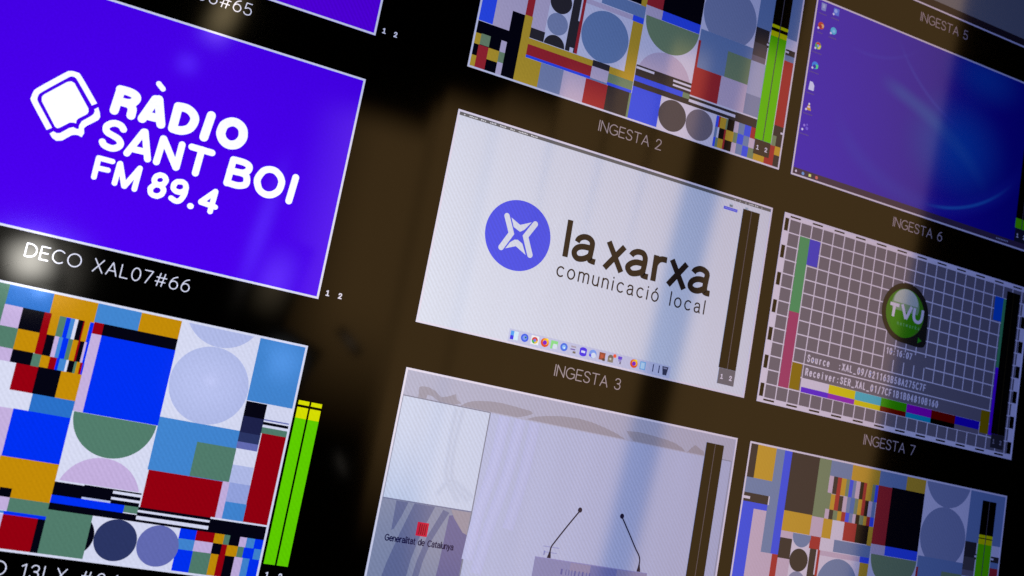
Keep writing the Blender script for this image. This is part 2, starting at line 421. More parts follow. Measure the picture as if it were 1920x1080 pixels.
# outlines of the lettering and emblems: [pen width, centre line] or a closed outline, in feed coordinates
TRACE = {
 'radio': [[0.0196,[[0.456,0.199],[0.453,0.249]]],[0.0196,[[0.455,0.198],[0.476,0.198],[0.489,0.202],[0.493,0.209],[0.488,0.219],[0.478,0.224],[0.463,0.225]]],[0.0196,[[0.472,0.225],[0.482,0.226],[0.489,0.234],[0.49,0.241],[0.49,0.25]]],[0.0199,[[0.533,0.198],[0.515,0.25]]],[0.02,[[0.54,0.196],[0.557,0.251]]],[0.0198,[[0.526,0.24],[0.551,0.239]]],[0.0201,[[0.585,0.199],[0.584,0.253]]],[0.0202,[[0.585,0.199],[0.604,0.198],[0.619,0.205],[0.627,0.218],[0.624,0.235],[0.616,0.246],[0.601,0.253],[0.585,0.253]]],[0.0205,[[0.661,0.198],[0.656,0.253]]]],
 'accent': [[0.0127,[[0.532,0.16],[0.543,0.169]]]],
 'radio_o': [[0.0214,[[0.741,0.219],[0.742,0.226],[0.741,0.233],[0.738,0.24],[0.734,0.246],[0.729,0.25],[0.722,0.253],[0.716,0.254],[0.709,0.253],[0.703,0.25],[0.698,0.246],[0.694,0.24],[0.691,0.233],[0.691,0.226],[0.692,0.219],[0.694,0.212],[0.699,0.206],[0.704,0.202],[0.71,0.199],[0.717,0.198],[0.723,0.199],[0.73,0.202],[0.735,0.206],[0.739,0.212],[0.741,0.219]]]],
 'sant': [[0.0151,[[0.482,0.286],[0.475,0.279],[0.463,0.277],[0.453,0.281],[0.446,0.289],[0.447,0.298],[0.453,0.303],[0.467,0.307],[0.477,0.311],[0.483,0.319],[0.481,0.327],[0.472,0.334],[0.461,0.335],[0.45,0.332],[0.445,0.326]]],[0.0152,[[0.525,0.279],[0.501,0.337]]],[0.0153,[[0.528,0.278],[0.547,0.338]]],[0.0152,[[0.515,0.324],[0.54,0.323]]],[0.0154,[[0.57,0.282],[0.567,0.339]]],[0.0154,[[0.571,0.282],[0.611,0.34]]],[0.0155,[[0.613,0.284],[0.612,0.339]]],[0.0156,[[0.635,0.283],[0.682,0.284]]],[0.0157,[[0.658,0.283],[0.656,0.341]]]],
 'boi': [[0.016,[[0.733,0.286],[0.73,0.344]]],[0.016,[[0.733,0.286],[0.758,0.286],[0.771,0.291],[0.772,0.301],[0.765,0.309],[0.754,0.312],[0.731,0.313]]],[0.016,[[0.754,0.312],[0.767,0.314],[0.773,0.323],[0.773,0.335],[0.765,0.341],[0.752,0.344],[0.731,0.343]]],[0.0164,[[0.854,0.308],[0.854,0.316],[0.853,0.324],[0.85,0.332],[0.845,0.338],[0.839,0.343],[0.832,0.346],[0.825,0.347],[0.818,0.346],[0.811,0.343],[0.805,0.338],[0.801,0.331],[0.798,0.324],[0.797,0.316],[0.799,0.308],[0.802,0.301],[0.806,0.294],[0.812,0.289],[0.819,0.286],[0.827,0.285],[0.834,0.286],[0.841,0.29],[0.847,0.295],[0.851,0.301],[0.854,0.308]]],[0.0165,[[0.884,0.288],[0.88,0.348]]]],
 'fm': [[0.0119,[[0.446,0.364],[0.446,0.409]]],[0.0119,[[0.446,0.364],[0.476,0.364]]],[0.0119,[[0.446,0.387],[0.471,0.386]]],[0.0121,[[0.492,0.365],[0.491,0.411]]],[0.0121,[[0.493,0.364],[0.512,0.412]]],[0.0122,[[0.536,0.363],[0.513,0.412]]],[0.0122,[[0.536,0.363],[0.535,0.413]]],[0.0123,[[0.597,0.374],[0.597,0.377],[0.596,0.38],[0.595,0.383],[0.593,0.386],[0.59,0.387],[0.587,0.389],[0.584,0.389],[0.581,0.389],[0.578,0.388],[0.575,0.386],[0.573,0.384],[0.572,0.381],[0.572,0.378],[0.573,0.375],[0.574,0.372],[0.576,0.37],[0.579,0.368],[0.582,0.366],[0.585,0.366],[0.588,0.366],[0.591,0.367],[0.594,0.369],[0.595,0.371],[0.597,0.374]]],[0.0123,[[0.597,0.399],[0.597,0.402],[0.596,0.406],[0.595,0.409],[0.592,0.412],[0.589,0.414],[0.586,0.416],[0.582,0.416],[0.578,0.416],[0.575,0.415],[0.572,0.413],[0.57,0.41],[0.569,0.407],[0.568,0.403],[0.569,0.4],[0.571,0.397],[0.573,0.394],[0.576,0.392],[0.58,0.39],[0.584,0.39],[0.587,0.39],[0.591,0.391],[0.593,0.393],[0.596,0.396],[0.597,0.399]]],[0.0125,[[0.643,0.378],[0.644,0.381],[0.643,0.385],[0.641,0.388],[0.639,0.39],[0.636,0.392],[0.632,0.394],[0.629,0.394],[0.625,0.394],[0.622,0.393],[0.619,0.391],[0.617,0.389],[0.616,0.386],[0.616,0.382],[0.616,0.379],[0.618,0.376],[0.62,0.373],[0.623,0.371],[0.627,0.37],[0.631,0.369],[0.634,0.369],[0.637,0.37],[0.64,0.372],[0.642,0.375],[0.643,0.378]]],[0.0125,[[0.643,0.379],[0.644,0.392],[0.641,0.404],[0.636,0.413],[0.628,0.416],[0.617,0.412]]],[0.0127,[[0.709,0.372],[0.683,0.403]]],[0.0126,[[0.683,0.404],[0.717,0.407]]],[0.0127,[[0.71,0.371],[0.708,0.42]]]],
 'fm_dot': [[0.014,[[0.662,0.419],[0.663,0.419]]]],
 'logo_ring': [[0.0125,[[0.333,0.329],[0.292,0.28],[0.288,0.271],[0.289,0.259],[0.295,0.249],[0.337,0.203],[0.346,0.195],[0.358,0.194],[0.367,0.2],[0.41,0.248]]]],
 'logo_screen': [[0.303,0.269],[0.302,0.263],[0.305,0.257],[0.344,0.215],[0.352,0.211],[0.359,0.213],[0.4,0.261],[0.402,0.268],[0.4,0.274],[0.385,0.289],[0.382,0.295],[0.383,0.301],[0.377,0.301],[0.37,0.303],[0.353,0.32],[0.348,0.323],[0.343,0.321],[0.304,0.273]],
 'logo_book': [[0.336,0.339],[0.342,0.332],[0.35,0.334],[0.356,0.332],[0.372,0.315],[0.379,0.311],[0.388,0.313],[0.391,0.311],[0.39,0.304],[0.393,0.293],[0.408,0.277],[0.413,0.27],[0.414,0.263],[0.412,0.259],[0.419,0.252],[0.425,0.263],[0.428,0.272],[0.426,0.28],[0.405,0.301],[0.401,0.307],[0.404,0.318],[0.401,0.328],[0.393,0.326],[0.386,0.327],[0.38,0.33],[0.364,0.347],[0.353,0.351],[0.343,0.347]],
 'xarxa': [[0.016,[[0.369,0.202],[0.371,0.303]]],[0.016,[[0.399,0.255],[0.403,0.245],[0.415,0.237],[0.43,0.236],[0.442,0.243],[0.445,0.256],[0.444,0.29],[0.449,0.295],[0.462,0.296]]],[0.0161,[[0.444,0.262],[0.42,0.263],[0.404,0.269],[0.396,0.28],[0.398,0.291],[0.408,0.298],[0.423,0.296],[0.437,0.288],[0.444,0.281]]],[0.0163,[[0.493,0.23],[0.544,0.304]]],[0.0165,[[0.543,0.233],[0.492,0.304]]],[0.0165,[[0.567,0.251],[0.572,0.243],[0.585,0.236],[0.601,0.236],[0.61,0.245],[0.612,0.26],[0.611,0.292],[0.616,0.297],[0.629,0.297]]],[0.0166,[[0.613,0.265],[0.589,0.265],[0.573,0.271],[0.563,0.281],[0.564,0.29],[0.575,0.298],[0.59,0.296],[0.605,0.289],[0.612,0.28]]],[0.0168,[[0.645,0.231],[0.646,0.304]]],[0.0168,[[0.645,0.258],[0.652,0.245],[0.663,0.238],[0.68,0.237]]],[0.017,[[0.696,0.231],[0.747,0.304]]],[0.0171,[[0.745,0.232],[0.695,0.303]]],[0.0172,[[0.77,0.25],[0.775,0.242],[0.789,0.235],[0.804,0.236],[0.815,0.244],[0.815,0.26],[0.814,0.291],[0.819,0.297],[0.833,0.297]]],[0.0173,[[0.817,0.265],[0.793,0.264],[0.776,0.27],[0.767,0.28],[0.767,0.291],[0.778,0.298],[0.794,0.297],[0.809,0.289],[0.818,0.281]]]],
 'star': [[0.0152,[[0.187,0.238],[0.208,0.28],[0.187,0.323]]],[0.0155,[[0.27,0.239],[0.249,0.278],[0.271,0.323]]]],
 'star_top': [[0.2,0.239],[0.228,0.252],[0.259,0.237],[0.245,0.258],[0.242,0.262],[0.231,0.27],[0.211,0.262]],
 'star_bottom': [[0.199,0.323],[0.209,0.304],[0.22,0.294],[0.229,0.292],[0.244,0.299],[0.259,0.326],[0.227,0.31]],
}

# ------------------------------------------------------------------ the monitor itself
monitor = bpy.data.objects.new('monitor', None)
COL.objects.link(monitor)
monitor.location = (0, 0, 0)
monitor['label'] = 'large glossy black monitor split into a grid of labelled video feeds'
monitor['category'] = 'monitor'

LEFT, RIGHT, TOP, BOTTOM = -2.62, 2.28, -1.42, 1.36     # the lit area of the screen, grid units

def box(name, u0, u1, v0, v1, y0, y1, m, parent):
    x0, x1, z0, z1 = u0 * S, u1 * S, Z0 - v1 * S, Z0 - v0 * S
    vs_ = [(x, y, z) for x in (x0, x1) for y in (y0, y1) for z in (z0, z1)]
    fs = [(0, 1, 3, 2), (4, 6, 7, 5), (0, 4, 5, 1), (2, 3, 7, 6), (0, 2, 6, 4), (1, 5, 7, 3)]
    return vs_, fs
def boxes(name, items, m, parent, bevel=0.0):
    V, F = [], []
    for it in items:
        vs_, fs = box(name, *it, m, parent)
        b = len(V); V += vs_; F += [tuple(b + i for i in f) for f in fs]
    me = bpy.data.meshes.new(name); me.from_pydata(V, [], F); me.materials.append(m); me.update()
    ob = bpy.data.objects.new(name, me); COL.objects.link(ob); ob.parent = parent
    if bevel:
        bv = ob.modifiers.new('edge', 'BEVEL'); bv.width = bevel; bv.segments = 2
    return ob

DARK = mat((0.0, 0.0, 0.0), 0.0, 0.0)
pa = Art((0, 0)); pa.rect(LEFT, TOP, RIGHT, BOTTOM, DARK, 0)
pa.build('screen_panel', monitor)
shell = plain('black_plastic', (0.012, 0.012, 0.013))
B_ = 0.05
boxes('bezel', [(LEFT - B_, LEFT, TOP - B_, BOTTOM + B_, -0.004, 0.03), (RIGHT, RIGHT + B_, TOP - B_, BOTTOM + B_, -0.004, 0.03),
                (LEFT, RIGHT, TOP - B_, TOP, -0.004, 0.03), (LEFT, RIGHT, BOTTOM, BOTTOM + B_, -0.004, 0.03)], shell, monitor)
boxes('back_cover', [(LEFT - B_ * .5, RIGHT + B_ * .5, TOP - B_ * .5, BOTTOM + B_ * .5, 0.031, 0.075)], shell, monitor, 0.012)

# ------------------------------------------------------------------ colours of the pictures
W = mat(lin(215, 219, 242)); CAP = mat(lin(158, 152, 160)); WHITE = mat((1.15, 1.15, 1.2), 0, 0)
K = mat((0.0012, 0.0012, 0.006)); BLACK = mat((0.0, 0.0, 0.0), 0, 0)
LB = mat(lin(66, 134, 208)); LB2 = mat(lin(42, 112, 200)); B = mat(lin(0, 48, 242)); Y = mat(lin(195, 140, 8))
R = mat(lin(148, 0, 16)); G = mat(lin(82, 125, 108)); P = mat(lin(196, 176, 222))
GD = mat(lin(44, 54, 100)); GM = mat(lin(100, 108, 178)); LG = mat(lin(178, 188, 232)); IND = mat(lin(30, 34, 74)); LBL = mat(lin(150, 165, 222))
CK = mat((0.030, 0.028, 0.036)); CG1 = mat(lin(78, 76, 84)); CG2 = mat(lin(112, 110, 128))
DIMCAP = mat(lin(165, 160, 172)); LIME = mat((0.125, 0.66, 0.0)); LEMON = mat((0.72, 0.78, 0.0))  # DIMCAP: caption white with the darkening towards the right put into its colour
ROW = (-1.3582, -0.6791, 0.0, 0.6777)
COLM = (-1.2516, 0.0, 1.0437)
H = 0.5625

def border(o, parent, u0=0.0, w=0.0052, m=None):
    a = Art(o); m = m or W
    a.rect(u0, 0, 1, w, m, 8); a.rect(u0, H - w, 1, H, m, 8)
    a.rect(u0, w, u0 + w, H - w, m, 8); a.rect(1 - w, w, 1, H - w, m, 8)
    a.build('border', parent)

def caption(o, parent, text, u=0.402, width=0.199, m=None, pen=0.0027, v=0.6175, squeeze=1.10):
    a = Art(o)
    write(a, text, u, v, 0.0285, width, pen, m or W, 2, squeeze=squeeze)
    a.build('caption', parent)

def digits(art, us, v, m, layer):
    for ch, u in zip('12', us):
        for s_ in GLYPH[ch][1]:
            art.stroke([(u + p[0] * 0.0125, v - p[1] * 0.0115) for p in s_], 0.0028, m, layer, True)
        if ch == '1': art.stroke([(u - 0.0005, v), (u + 0.0065, v)], 0.0026, m, layer)

def inside_meter(o, parent, level=None, boxm=None, back=None, line=None, digit=None):
    a = Art(o)
    a.rect(0.9, 0.0288, 0.9585, 0.4935, back or BLACK, 9)
    a.rect(0.9285, 0.0288, 0.9305, 0.4935, line or mat(lin(92, 88, 98)), 10)
    if level:
        peak, soft, top = level
        for u0, u1 in ((0.9, 0.928), (0.9312, 0.9585)):
            a.rect(u0, peak, u1, peak + 0.0095, LEMON, 10)
            a.rect(u0, soft, u1, top, LEMON, 10)
            a.rect(u0, top, u1, 0.4935, LIME, 10)
    a.build('level_meter', parent)
    b = Art(o)
    b.rect(0.9025, 0.4938, 0.9585, 0.5385, boxm or mat(lin(58, 50, 50)), 9)
    digits(b, (0.912, 0.9415), 0.523, digit or W, 10)
    b.build('channel_numbers', parent)

def feed(o, label):
    a = Art(o)
    def done():
        return a.build('video_feed', monitor, label)
    return a, done

# ------------------------------------------------------------------ left column: purple radio feed
o = (COLM[0], ROW[2])
PURPLE = mat((0.072, 0.0, 0.88), 0.0, 0.03)
a, done = feed(o, 'purple feed with the white radio station emblem and lettering')
a.rect(0.04, 0, 1, H, PURPLE, 1)
tile = done()
border(o, tile, 0.04)
a = Art(o)
ring = TRACE['logo_ring'][0]
a.stroke(ring[1], ring[0], WHITE, 3, False, True)
a.poly(TRACE['logo_screen'], WHITE, 3)
a.poly(TRACE['logo_book'], WHITE, 3)
a.build('emblem', tile)
a = Art(o)
for key in ('radio', 'accent', 'radio_o', 'sant', 'boi', 'fm', 'fm_dot'):
    for w, pts in TRACE[key]:
        closed = len(pts) > 12 and abs(pts[0][0] - pts[-1][0]) < 1e-3 and abs(pts[0][1] - pts[-1][1]) < 1e-3
        a.stroke(pts, w, WHITE, 3, True, len(pts) > 3, closed)
a.build('lettering', tile)
caption(o, tile, 'DECO XAL07#66', 0.349, 0.353, v=0.6155, squeeze=1.10, pen=0.0025)
a = Art(o); digits(a, (1.0165, 1.0475), 0.549, W, 2); a.build('channel_numbers', tile)

# ------------------------------------------------------------------ left column: the feed above it, mostly out of the picture
o = (COLM[0], ROW[1])
a, done = feed(o, 'plain purple feed cut by the top edge of the picture')
a.rect(0.04, 0, 1, H, mat((0.10, 0.0, 0.78), 0.0, 0.22), 1)
tile = done()
border(o, tile, 0.04)
caption(o, tile, 'DECO XAL06#65', 0.349, 0.346, v=0.615, squeeze=1.10, pen=0.0025)
a = Art(o); digits(a, (1.0165, 1.0465), 0.549, W, 2); a.build('channel_numbers', tile)

# ------------------------------------------------------------------ left column: colour test card
o = (COLM[0], ROW[3])
a, done = feed(o, 'vivid test card of coloured blocks and circles beside tall green level bars')
cells = [(0.04, 0, 1, H, W),
 (.04, 0, .3365, .05, G), (.3365, 0, .427, .0485, LB2), (.427, 0, .52, .095, Y), (.3357, .0485, .3728, .095, P), (.3728, .0485, .4172, .095, K),
 (.04, .0485, .3357, .095, G), (.04, .095, .3735, .14, G), (.3735, .095, .418, .14, Y), (.04, .14, .3735, .168, P), (.3735, .14, .415, .168, K),
 (.4172, .0485, .432, .141, R), (.432, .05, .449, .095, Y), (.415, .141, .432, .168, G), (.432, .141, .45, .167, Y),
 (.449, .05, .463, .095, G), (.463, .05, .472, .095, B), (.472, .05, .481, .095, LB), (.481, .05, .488, .095, W), (.488, .05, .499, .095, K), (.499, .05, .5015, .095, R), (.5015, .05, .513, .095, Y), (.513, .05, .521, .141, B),
 (.432, .095, .449, .141, K), (.449, .095, .458, .141, P), (.458, .095, .466, .141, LB), (.466, .095, .478, .141, B), (.478, .095, .487, .141, G), (.487, .095, .498, .141, Y), (.498, .095, .502, .141, R), (.502, .095, .511, .141, K), (.511, .095, .516, .141, P),
 (.45, .141, .464, .167, R), (.464, .141, .47, .167, B), (.47, .141, .484, .167, LB), (.484, .141, .489, .167, W), (.489, .141, .501, .167, K), (.501, .141, .506, .167, G), (.506, .141, .513, .167, Y), (.513, .141, .518, .167, R), (.518, .141, .522, .167, B),
 (.04, .168, .387, .226, W), (.387, .168, .432, .226, R), (.432, .167, .479, .226, K), (.479, .167, .5215, .226, Y), (.04, .226, .434, .265, W), (.434, .226, .523, .264, LB2),
 (.04, .265, .404, .41, P), (.404, .264, .523, .366, B), (.402, .366, .521, .45, Y),
 (.52, 0, .614, .048, LB), (.614, 0, .7035, .048, Y), (.521, .0475, .5415, .0735, R), (.5415, .0475, .7035, .0735, K), (.5215, .0735, .542, .248, P), (.542, .0735, .704, .247, B),
 (.521, .247, .704, .4, W), (.704, 0, .886, .226, W),
 (.886, 0, 1, .1535, LB), (.886, .155, .935, .19, K), (.886, .19, .935, .228, IND), (.886, .228, .935, .25, GD), (.886, .25, .935, .266, GM), (.935, .1535, 1, .189, W),
 (.935, .189, 1, .192, GM), (.935, .192, 1, .196, W), (.935, .1955, 1, .202, K), (.935, .202, 1, .208, W), (.935, .208, 1, .222, G), (.937, .222, 1, .43, R), (.886, .266, .936, .304, W), (.886, .304, .936, .345, LG), (.886, .345, .937, .389, LBL), (.886, .389, .938, .43, LB),
 (.704, .226, .886, .346, LB), (.797, .267, .887, .345, G), (.707, .346, .8735, .43, R), (.8735, .345, .889, .43, P), (.704, .346, .707, .43, W),
 (.521, .4, .704, .432, K), (.521, .3985, .582, .4025, W), (.582, .4265, .643, .432, LG), (.6435, .4035, .704, .4095, W), (.6425, .417, .704, .4225, W),
 (.521, .431, .674, .448, B), (.674, .431, .704, .446, G), (.521, .448, .704, .463, K),
 (.417, .431, .441, .45, K), (.04, .41, .417, .45, Y), (.422, .45, .441, .478, P), (.441, .45, .521, .48, G), (.04, .45, .422, .48, P), (.436, .479, .521, .486, B), (.04, .479, .436, .484, LB), (.436, .486, .506, H, R), (.506, .486, .521, H, K), (.04, .486, .436, H, P),
 (.521, .463, .614, H, G), (.614, .463, .804, H, W),
 (.704, .43, 1, .463, K), (.704, .4365, .864, .4415, W), (.704, .4495, .864, .4575, W), (.864, .4285, 1, .4325, W),
 (.804, .463, .841, .485, B), (.841, .463, .882, .485, R), (.882, .463, .904, .485, Y), (.904, .463, .917, .485, G), (.917, .463, .94, .485, K), (.94, .463, .956, .485, P), (.956, .463, .975, .485, LB), (.975, .463, 1, .485, B),
 (.804, .485, .841, .509, LB), (.841, .485, .882, .509, P), (.882, .485, .903, .509, K), (.903, .485, .915, .509, R), (.915, .485, .94, .509, Y), (.94, .485, .954, .509, G), (.954, .485, .978, .509, B), (.978, .485, 1, .509, LB),
 (.804, .509, .842, H, B), (.842, .509, .883, H, G), (.883, .509, .9, H, Y), (.9, .509, .915, H, R), (.915, .509, .937, H, K), (.937, .509, .956, H, P), (.956, .509, .972, H, LB), (.972, .509, 1, H, B)]
a.paint(cells, 1)
a.disc(.613, .2475, .0885, G, 2, clip=[(1, 1, .2475)])
a.disc(.613, .4255, .0885, P, 2, clip=[(1, -1, .3985)])
a.disc(.795, .137, .0895, LG, 2, clip=[(1, -1, .2262)])
a.disc(.795, -.0425, .0895, LG, 2, clip=[(1, 1, .0)])
a.disc(.672, .5085, .0455, GD, 2); a.disc(.7635, .5085, .0455, GM, 2); a.disc(.581, .5085, .0455, K, 2, clip=[(0, 1, .614)])
tile = done()
border(o, tile, 0.04)
a = Art(o)
for u0, u1 in ((1.006, 1.0325), (1.037, 1.0635)):
    a.rect(u0, .130, u1, .140, LEMON, 2); a.rect(u0, .146, u1, .172, LEMON, 2); a.rect(u0, .172, u1, .5155, LIME, 2)
a.build('level_meter', tile)
caption(o, tile, 'DECO 13LX #04', 0.349, 0.35, v=0.6115, squeeze=1.10, pen=0.0025)
a = Art(o); digits(a, (1.0165, 1.047), 0.5455, W, 2); a.build('channel_numbers', tile)

# ------------------------------------------------------------------ the second test card, shown on two feeds
def second_card(o, label, text, level, cap_v=0.6175, cap_m=None):
    LB = mat((0.165, 0.270, 0.500)); LB2 = mat((0.075, 0.200, 0.560)); B = mat((0.032, 0.092, 0.940)); Y = mat((0.57, 0.385, 0.034)); R = mat((0.40, 0.024, 0.036))
    G = mat((0.185, 0.290, 0.165)); P = mat((0.57, 0.505, 0.68)); LBL = mat((0.240, 0.300, 0.490)); LG = mat((0.40, 0.47, 0.70))
    a, done = feed(o, label)
    cells = [(0, 0, 1, H, W),
     (0, 0, .0295, .1, CK), (.0295, 0, .0945, .1, Y), (.0945, 0, .1245, .3, LB), (0, .1, .0945, .143, LB), (0, .143, .0905, .168, CK), (0, .153, .0275, .1605, W),
     (0, .168, .0905, .185, B), (0, .185, .0455, .431, B), (.0455, .185, .0905, .433, P), (.0905, .3, .131, .377, P), (.0905, .168, .0945, .3, LB), (.0455, .3, .0945, .433, P),
     (.1245, 0, .1505, .3, B), (.1305, .3, .1515, .3735, R),
     (.1505, 0, .2515, .173, CK), (.1505, .173, .2515, .2305, Y), (.2515, 0, .295, .175, G), (.295, 0, .375, .05, LB), (.375, 0, .481, .05, Y), (.481, 0, .586, .049, LB), (.586, 0, .662, .047, Y), (.481, .032, .533, .049, LB),
     (.2515, .1, .297, .175, G),
     (.2955, .05, .311, .1, P), (.311, .05, .3265, .101, CK), (.3265, .05, .341, .102, R), (.341, .05, .3585, .101, Y), (.3585, .05, .371, .101, G), (.371, .05, .3845, .101, B), (.3845, .05, .396, .101, LB), (.396, .05, .4115, .101, P), (.4115, .05, .425, .101, K), (.425, .05, .4365, .101, R), (.4365, .05, .458, .101, Y), (.458, .05, .4695, .101, G), (.4695, .05, .482, .101, B),
     (.2955, .1, .3095, .147, G), (.3095, .102, .325, .147, Y), (.325, .102, .34, .147, R), (.34, .102, .355, .147, CK), (.355, .102, .37, .147, P), (.37, .101, .383, .147, LB), (.383, .101, .399, .147, LB2), (.399, .101, .412, .147, G), (.412, .101, .426, .147, Y), (.426, .101, .438, .147, R), (.438, .101, .451, .147, K), (.451, .101, .465, .147, P), (.465, .101, .4785, .147, LB),
     (.295, .147, .31, .175, P), (.31, .147, .325, .175, CK), (.325, .147, .341, .175, G), (.341, .147, .356, .175, Y), (.356, .147, .371, .175, R), (.371, .147, .385, .175, B), (.385, .147, .398, .175, LB), (.398, .147, .4095, .175, P), (.4095, .147, .424, .175, K), (.424, .147, .439, .175, G), (.439, .147, .451, .175, Y), (.451, .147, .464, .175, R), (.464, .147, .479, .175, B),
     (.2515, .175, .294, .231, P), (.294, .175, .3275, .231, Y), (.3275, .175, .3715, .231, W), (.3715, .174, .4175, .2285, R), (.4175, .174, .4635, .2285, K), (.4635, .174, .4805, .2305, Y),
     (.4805, .049, .533, .2225, R), (.533, .047, .662, .2225, K), (.482, .2225, .535, .2515, P), (.535, .2225, .662, .2505, B), (.662, 0, .848, .232, W),
     (.482, .2515, .664, .4, W),
     (.848, 0, 1, .163, LB), (.848, .163, .8965, .21, CK), (.848, .21, .8965, .25, CG1), (.848, .25, .8965, .268, CG2), (.8965, .163, .961, .5, W), (.961, .163, 1, .196, W), (.961, .196, 1, .214, CK), (.961, .2015, .973, .207, W), (.961, .214, 1, .232, LB), (.961, .232, 1, .434, R), (.961, .434, 1, .496, CK), (.987, .450, 1, .456, W),
     (.8925, .1965, .9, .214, CK), (.8925, .2015, .9, .2075, W),
     (.848, .268, .9, .37, LG), (.848, .37, .9, .432, LBL),
     (.666, .232, .848, .347, LB), (.7655, .2675, .848, .347, G), (.664, .2665, .672, .35, R), (.664, .347, .757, .433, R), (.757, .346, .848, .432, P),
     (.1505, .2305, .193, .25, P), (.1505, .25, .193, .3075, CK), (.193, .2305, .2565, .431, W), (.1515, .3075, .194, .4025, P), (.1515, .4025, .1955, .431, CK),
     (.2555, .231, .293, .267, R), (.2605, .267, .2885, .431, CK), (.284, .267, .2885, .339, W), (.2885, .267, .2975, .431, R), (.274, .4185, .285, .431, W),
     (.294, .231, .343, .2675, W), (.343, .2305, .4805, .2655, LB), (.2975, .2675, .445, .2815, P), (.445, .2655, .4805, .2825, B), (.2975, .2815, .4475, .4325, W), (.4475, .2825, .4805, .4525, Y),
     (.1305, .3735, .1535, .49, Y), (.1535, .4325, .349, .4495, Y), (.1535, .4495, .349, .479, R), (.1535, .479, .349, .4865, B), (.349, .4305, .402, .448, CK), (.349, .448, .402, .482, P), (.349, .482, .402, .487, LB), (.402, .4325, .4805, .4525, Y), (.402, .4525, .4805, .478, G), (.402, .478, .4805, .486, B),
     (.1305, .487, .2015, H, Y), (.2015, .487, .269, H, LBL), (.269, .487, .338, H, P), (.338, .487, .406, H, R), (.406, .486, .4755, H, CK), (.4755, .486, .483, H, G),
     (0, .4325, .131, H, K), (.094, .3755, .1305, .434, K),
     (0, .466, .021, .496, Y), (.021, .464, .0475, .494, G), (0, .496, .019, .527, K), (.019, .4955, .0475, H, R), (0, .527, .019, H, Y), (.0475, .4955, .0785, .527, Y), (.0785, .464, .0945, H, P), (.0785, .4955, .0945, .524, G),
     (.482, .4, .664, .432, CK), (.483, .405, .541, .4115, W), (.604, .4065, .664, .4125, W), (.605, .419, .665, .4245, W), (.482, .432, .641, .4475, B), (.641, .432, .665, .4475, G), (.482, .4475, .664, .4635, CK),
     (.482, .4635, .5755, H, B), (.5755, .4635, .763, H, W),
     (.664, .4365, .9, .4635, CK), (.664, .433, .824, .4375, W), (.664, .4455, .824, .454, W),
     (.763, .465, .772, .498, B), (.772, .465, .777, .498, R), (.777, .465, .797, .498, Y), (.797, .465, .803, .498, G), (.803, .4635, .826, .497, K), (.826, .4635, .841, .496, P), (.841, .4635, .862, .496, LB), (.862, .4635, .884, .496, B), (.884, .4635, .9045, .497, R),
     (.763, .498, .772, .529, LB), (.772, .498, .778, .529, W), (.778, .498, .796, .529, K), (.796, .498, .802, .529, R), (.802, .497, .828, .527, Y), (.828, .496, .842, .527, G), (.842, .496, .863, .526, B), (.863, .496, .883, .526, LB), (.883, .497, .9045, .526, P),
     (.763, .529, .7705, H, B), (.7705, .529, .779, H, G), (.779, .529, .796, H, Y), (.796, .529, .802, H, R), (.802, .527, .826, H, K), (.826, .527, .842, H, P), (.842, .526, .864, H, LB), (.864, .526, .884, H, B), (.884, .526, .905, H, G), (.905, .537, .943, H, Y), (.943, .497, .975, H, R), (.96, .466, .975, .497, G), (.975, .496, 1, .5225, Y), (.975, .5225, 1, H, CK)]
    a.paint(cells, 1)
    a.disc(.5735, .2515, .0885, G, 2, clip=[(1, 1, .2515)]); a.disc(.5735, .4285, .0885, P, 2, clip=[(1, -1, .4)])
    a.disc(.755, .1655, .0915, LBL, 2, clip=[(1, -1, .232)]); a.disc(.755, -.0165, .0915, LBL, 2, clip=[(1, 1, .0)])
    a.disc(.6195, .5105, .0455, CG1, 2); a.disc(.711, .5105, .0455, CG2, 2)
    a.disc(.372, .357, .0735, LB, 2)
    a.disc(.2255, .2365, .0325, LB, 2, clip=[(1, 1, .2315)]); a.disc(.2255, .3055, .0325, CK, 2); a.disc(.2265, .3685, .031, LBL, 2); a.disc(.2275, .4315, .031, CK, 2, clip=[(1, -1, .431)])
    tile = done()
    border(o, tile)
    inside_meter(o, tile, level)
    if text: caption(o, tile, text, v=cap_v, m=cap_m)
    return tile
second_card((COLM[1], ROW[1]), 'test card of coloured blocks cut by the top edge, two green bars inside', 'INGESTA 2', (.1360, .1560, .1720), cap_m=CAP)
second_card((COLM[2], ROW[3]), 'dim test card of coloured blocks at the lower right corner', None, (.1350, .1475, .1640), cap_m=DIMCAP)

# ------------------------------------------------------------------ white desktop with the blue star emblem
o = (COLM[1], ROW[2])
CE = 0.855
PAPER = mat((0.620, 0.735, 0.900), 0.10, 0.22)
INK = mat((0.010, 0.008, 0.010))
a, done = feed(o, 'white computer desktop with blue star emblem and dark lettering')
a.rect(0, 0, 1, H, PAPER, 1)
tile = done()
border(o, tile)
a = Art(o)
BAR = mat(seen(105, 98, 98, CE)); TXT = mat(seen(205, 198, 205, CE))
a.rect(.0055, .0052, .9945, .0142, BAR, 2)
for u0, u1 in ((.0175, .0225), (.033, .057), (.0655, .0815), (.0915, .1105), (.1205, .139), (.1505, .1645), (.1745, .2025), (.2115, .2315), (.8665, .8715), (.884, .888), (.904, .909), (.916, .934), (.9375, .951), (.961, .9645)):
    n = max(1, int((u1 - u0) / .0045))
    for k in range(n):
        x = u0 + (u1 - u0) * k / n
        h_ = (.0038, .0026, .0030, .0024, .0034)[(k * 3 + int(u0 * 997)) % 5]
        a.rect(x, .0118 - h_, x + (u1 - u0) / n * .72, .0118, TXT, 3)
a.build('menu_bar', tile)
a = Art(o)
BLUE = mat(seen(84, 82, 212, CE), 0, 0.34)
a.disc(.2280, .2808, .0935, BLUE, 3, n=96)
for w, pts in TRACE['star']: a.stroke(pts, w, PAPER, 4)
